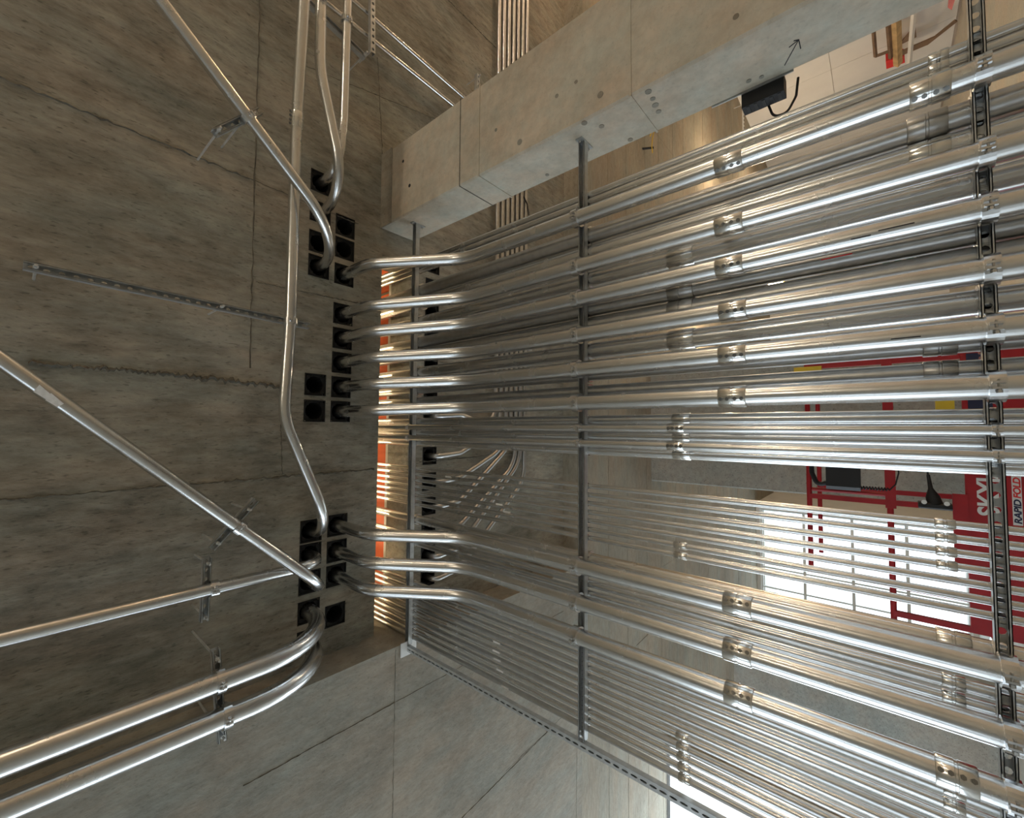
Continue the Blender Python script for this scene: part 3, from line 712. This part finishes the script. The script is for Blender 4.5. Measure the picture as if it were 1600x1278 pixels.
for i, p in enumerate(((6.0, 10.5, 3.9), (1.8, 9.5, 4.0), (7.2, 14.5, 3.8))): lamp(p, '%s far work lamp hung beyond the rack' % ordn[i], 210, (1, .74, .48))
for i, p in enumerate(((7.6, .2, 3.6), (7.8, 4.4, 3.2), (6.6, -3.6, 3.4), (2.5, -5.4, 3.2))): lamp(p, '%s unseen work lamp added on the column side' % ordn[i], (330, 330, 330, 260)[i], ((1, .80, .58), (1, .62, .34), (1, .86, .68), (1, .88, .72))[i], top=HC + .01)  # out-of-frame lamps added for more warm light from the right and behind

# ------------------------------------------------------------------ red lift behind the rack
LY, LYB = 4.6, 5.4
lx0, lx1 = -1.50, .62
lift = thing('scissor_lift', 'red scissor lift with guard rails and lettered side panel behind the rack', 'lift', ((lx0 + lx1) / 2, LY, 0))
zt = at(1265, 780, 1, LY).z; zm = at(1391, 780, 1, LY).z; zp = at(1490, 780, 1, LY).z; zpb = .50
bar = lambda a, b, r, nm, par=lift, mat=M_RED, n=10: build(MB().tube([V(a), V(b)], r, n), nm, mat, par, True)
for yv, dz in ((LY, 0), (LYB, 0)):
    bar((lx0 + (.28 if 1 else 0), yv, zt), (lx1, yv, zt), .02, 'top_rail'); bar((lx0, yv, zm), (lx1, yv, zm), .02, 'mid_rail')
    for xx in (lx0 + .08, -.56, lx1 - .05):
        build(MB().box((xx - .02, yv - .02, zpb), (xx + .02, yv + .02, zt if xx > -1.2 else zm)), 'post', M_RED, lift)
build(MB().box((-.60, LY - .045, zm - .035), (lx1, LY - .018, zm + .03)), 'latch_plate', M_RED, lift)
for xx in (lx1,):
    bar((xx, LY, zt), (xx, LYB, zt), .02, 'end_rail'); bar((xx, LY, zm), (xx, LYB, zm), .02, 'end_rail')
bar((lx0, LY, zm), (lx0, LYB, zm), .02, 'end_rail'); bar((-.5, LY - .01, zt - .02), (-.5, LY - .01, zm), .016, 'gate_bar')
pn = build(MB().box((lx0 + .1, LY - .03, .66), (lx1, LY - .005, zp - .06)), 'side_panel', M_RED, lift)
build(MB().box((-.95, LY - .05, zp - .07), (-.45, LY - .028, zp + .01)), 'panel_flange', M_RED, lift)
build(MB().box((lx0, LY - .005, zpb), (lx1, LYB, zpb + .06)), 'deck', M_DKMETAL, lift)
for yv in (LY + .1, LYB - .1):
    for (za, zb) in ((.18, zpb), (zpb, .18)): bar((lx0 + .15, yv, za), (lx1 - .15, yv, zb), .03, 'scissor_arm')
build(MB().box((lx0, LY, .10), (lx1, LYB, .22)), 'base', M_RED, lift)
for xx in (lx0 + .25, lx1 - .25):
    for yv in (LY - .02, LYB - .06): build(MB().tube([V((xx, yv, .12)), V((xx, yv + .08, .12))], .12, 18), 'wheel', M_BLACK, lift, True)
def text(body, size, loc, mat, parent, shear=0, bold=.0, name='lettering'):
    c = bpy.data.curves.new(name, 'FONT'); c.body = body; c.size = size; c.extrude = .0008; c.shear = shear; c.offset = bold; c.space_character = .95
    o = bpy.data.objects.new('tmp', c); C.objects.link(o)
    dg = bpy.context.evaluated_depsgraph_get(); me = bpy.data.meshes.new_from_object(o.evaluated_get(dg)); bpy.data.objects.remove(o)
    me.transform(Matrix.Rotation(math.pi / 2, 4, 'X')); me.materials.clear(); me.materials.append(mat); me.name = name
    return link(name, me, parent, V(loc) - offset_of(parent))
p0 = at(1561, 808, 1, LY - .033)
text('SKYJACK', .145, (p0.x, LY - .0335, p0.z), M_WHITE, pn, .0, .004)
q0, q1 = at(1599, 822, 1, LY - .034), at(1580, 744, 1, LY - .034)
lab = build(MB().box((q0.x, LY - .034, q0.z), (q1.x, LY - .0302, q1.z)), 'label_plate', M_WHITE, pn)
hgt = (q1.z - q0.z)
for body, f0, f1, mt in (('RAPID', .03, .53, M_NAVY), ('FOLD', .55, .98, M_REDTAG)):
    o = text(body, hgt * 1.05, (q0.x + (q1.x - q0.x) * f0, LY - .0348, q0.z + hgt * .13), mt, lift, .15, .0015)
    o.scale.x = (q1.x - q0.x) * (f1 - f0) / max(v.co.x for v in o.data.vertices)
st = build(MB().box((-.02, LY - .036, 1.0), (.58, LY - .0305, zp - .09)), 'hazard_plate', M_NAVY, lift)
# things hung on the lift
bx0, bx1 = at(1345, 768, 1, LY - .12), at(1290, 722, 1, LY - .12)
bg = thing('tool_case', 'black tool case with curly cable hung on the lift rail', 'case', (bx0.x, LY - .12, bx0.z))
build(MB().cbox((bx0.x, LY - .14, bx0.z), (bx1.x + .25, LY - .02, bx1.z), .03), 'case_body', M_BLACK, bg)
h0 = V((bx0.x + .05, LY - .10, bx1.z)); build(MB().tube(fillet([h0, h0 + V((-.03, 0, .06)), h0 + V((.08, 0, .10)), h0 + V((.2, 0, .10)), h0 + V((.22, 0, -.01))], .04, 5), .018, 8), 'handle', M_BLACK, bg, True)
hx = V((bx0.x + .03, LY - .1, bx0.z)); coil = [hx + V((.012 * math.cos(k * 1.2), .012 * math.sin(k * 1.2), -k * .0035)) for k in range(50)]
build(MB().tube(coil + [coil[-1] + V((.05, 0, -.04)), coil[-1] + V((.14, 0, -.06)), coil[-1] + V((.25, 0, -.05))], .005, 6), 'curly_cable', M_BLACK, bg, True)
pg0 = at(1452, 788, 1, LY - .1)
pg = thing('power_plug', 'black power plug dangling by the red lift panel', 'plug', pg0)
build(MB().cbox((pg0.x - .03, LY - .14, pg0.z - .12), (pg0.x + .015, LY - .031, pg0.z + .06), .01), 'socket_block', M_BLACK, pg)
build(MB().tube([pg0 + V((.01, 0, -.03)), pg0 + V((.06, 0, -.02)), pg0 + V((.12, 0, -.01)), pg0 + V((.22, 0, .0))], [.045, .04, .014, .010], 10), 'plug_body', M_BLACK, pg, True)
build(MB().tube([pg0 + V((.2, 0, 0)), pg0 + V((.45, 0, .02)), pg0 + V((.7, 0, -.02))], .006, 6), 'cable', M_BLACK, pg, True)
for dz in (-.09, .03): build(MB().tube([pg0 + V((.02, -.045, dz)), pg0 + V((.02, -.05, dz))], .016, 10), 'prong_ring', M_WHITE, pg)
for i, (px, py, mat, w_, h_, lb, nm) in enumerate(((1262, 577, M_YEL, .10, .02, 'yellow tape strip on the lift rail', 'tape_strip'), (1476, 632, M_YEL, .05, .06, 'yellow plastic cap beside the red panel', 'end_cap'), (1405, 408, M_GRN, .24, .12, 'green plastic crate glimpsed between big conduits', 'crate'))):
    p = at(px, py, 1, 6.3 if mat is M_GRN else LY - .03)
    if mat is M_GRN:
        t = thing(nm, lb, nm.replace('_', ' '), (p.x, p.y, p.z - .02))
        for z in (0, .1, .2): build(MB().box((p.x - w_, 6.3, p.z - .12 + z), (p.x + w_, 6.32, p.z - .06 + z)), 'slat', mat, t)
        for sx in (-1, 1): build(MB().box((p.x + sx * w_ - .02, 6.29, p.z - .14), (p.x + sx * w_ + .02, 6.6, p.z + .16)), 'side', mat, t)
        build(MB().box((p.x - w_, 6.3, 0), (p.x + w_, 6.6, p.z - .14)), 'stand', M_DKMETAL, t)
    else:
        tag(build(MB().cbox((p.x - h_, LY - .055, p.z - w_), (p.x + h_, LY - .0, p.z + w_), .004), nm, mat), lb, nm.split('_')[-1])

# ------------------------------------------------------------------ small things around the column and the far ceiling
bk = thing('junction_box', 'black electrical box with looped cable at the column edge', 'box', at(1192, 150, 1, cy1 + .05))
p = at(1192, 148, 1, cy1 + .05)
build(MB().box((p.x - .055, cy1 + .004, p.z - .10), (p.x + .035, cy1 + .075, p.z + .09)), 'box_body', M_BLACK, bk)
for k in range(5): build(MB().box((p.x - .058, cy1 + .01, p.z - .085 + k * .035), (p.x - .053, cy1 + .07, p.z - .07 + k * .035)), 'terminal', M_DKMETAL, bk)
cpt = [p + V((-.05, .03, -.02)), p + V((-.12, .03, -.04)), p + V((-.13, .03, -.10)), p + V((-.06, .03, -.14)), p + V((.03, .03, -.15))]
build(MB().tube(fillet(cpt, .04, 5), .006, 7), 'cable', M_BLACK, bk, True)
sp_ = build(MB().box((cx0 - .004, cy1 - .002, z_at_x(cx0, cy1, 1240)), (cx0 + .05, cy1 + .004, z_at_x(cx0, cy1, 1112))), 'edge_strip', M_STRUT)
tag(sp_, 'thin steel strip along the back edge of the column', 'strip')
yc = thing('yellow_cable', 'yellow wire loop hanging from the tan far ceiling', 'cable', at(1013, 228, 2, 2.98))
p = at(1013, 228, 2, 2.9)
build(MB().tube([p + V((.35 * math.sin(a * .35) , .05 * math.cos(a * .35), -.04 - .25 * math.sin(a * .35 * 1.0) ** 2 * .4)) for a in range(-1, 9)], .008, 6), 'wire', M_YEL, yc, True)
build(MB().tube([V((p.x, p.y, HS + .02)), p + V((0, .1, -.05))], .018, 8), 'connector', M_BLACK, yc, True)
hs = at(1150, 195, 2, 2.95)
hp = thing('hanging_strap', 'pale perforated strap hanging off the far ceiling', 'strap', hs)
build(MB().box((hs.x - .5, hs.y - .05, HS - .25), (hs.x + .6, hs.y + .05, HS - .22)), 'plate', M_WHITE, hp)
for k in range(9): build(MB().tube([V((hs.x - .4 + k * .11, hs.y, HS - .255)), V((hs.x - .4 + k * .11, hs.y, HS - .249))], .025, 8), 'perforation', M_DKMETAL, hp)
for k in (-.4, .5): build(MB().tube([V((hs.x + k, hs.y, HS - .23)), V((hs.x + k, hs.y, HS + .02))], .01, 6), 'rod', M_ROD, hp)
# framing and scraps in front of the right-hand drywall
XW = 9.3
def on_wall(px, py): return at(px, py, 0, XW)
def poly(name, label, cat, pix, mat, th=.03):
    pts = [on_wall(*q) for q in pix]; o = build(MB().prism(pts, V((th, 0, 0))), name, mat); return tag(o, label, cat)
def stick(a, b, w, mat, name, label, cat):
    A, B = on_wall(*a), on_wall(*b); o = build(MB().tube([A, B], w, 4), name, mat); return tag(o, label, cat)
stick((1400, 30), (1403, 100), .09, M_WOOD, 'timber_stud', 'pale timber stud with red base near the far drywall', 'timber')
stick((1428, 20), (1420, 105), .05, M_WHITE, 'metal_stud', 'white metal stud beside the timber stud', 'stud')
stick((1365, 50), (1368, 88), .04, M_CARD, 'door_frame', 'brown frame edge on the far drywall', 'frame')
stick((1368, 88), (1395, 78), .04, M_CARD, 'door_frame', 'brown frame foot on the far drywall', 'frame')
stick((1388, 40), (1392, 90), .05, M_CARD, 'wood_post', 'dark brown post left of the timber stud', 'post')
poly('red_box', 'bright red box at the foot of the timber stud', 'box', ((1384, 96), (1412, 88), (1414, 98), (1385, 108)), M_REDTAG, .2)
poly('cardboard_sheet', 'brown triangular cardboard scrap near the white stud', 'cardboard', ((1403, 72), (1430, 40), (1432, 58)), M_CARD)
poly('cardboard_strip', 'long thin brown strip sagging across the far drywall', 'cardboard', ((1400, 84), (1460, 58), (1492, 32), (1496, 34), (1450, 70), (1402, 90)), M_CARD)
poly('pink_cloth', 'small pink cloth by the near strut', 'cloth', ((1482, 0), (1492, 0), (1487, 16), (1481, 12)), plain('pink_cloth', (.75, .25, .25), .8))

# pen marks on the big conduits, a dark cable by the far bundle
for px, py, ln, mat, nm in ((1306, 398, .05, M_REDTAG, 'red'), (1345, 371, .03, M_MARK, 'dark'), (1400, 355, .05, M_MARK, 'dark'), (1415, 528, .04, M_MARK, 'dark')):
    p = at(px, py, 1, YC - .040)
    ow = min((o for o in C.objects if o.name.startswith('steel_conduit') and o.get('group', '').startswith('big bent')), key=lambda o: abs(o.location.x - p.x))
    a = (p.x - ow.location.x); yy = YC - math.sqrt(max(.0001, (RB + .0003) ** 2 - min(abs(a), RB - .002) ** 2))
    build(MB().box((p.x - .002, yy - .0012, p.z - ln), (p.x + .002, yy + .0008, p.z + ln)), 'pen_mark', mat, ow)
c0, c1 = at(812, 296, 2, 3.24), at(826, 335, 2, 3.2)
bc = thing('black_cable', 'short black cable dangling by the far bundle near the column', 'cable', V((c0.x, c0.y, HC)))
build(MB().tube(fillet([V((c0.x, c0.y, HC + .01)), c0, c0.lerp(c1, .5) + V((0, .06, 0)), c1, c1 + V((-.12, 0, -.05))], .06, 5), .008, 6), 'cable', M_BLACK, bc, True)
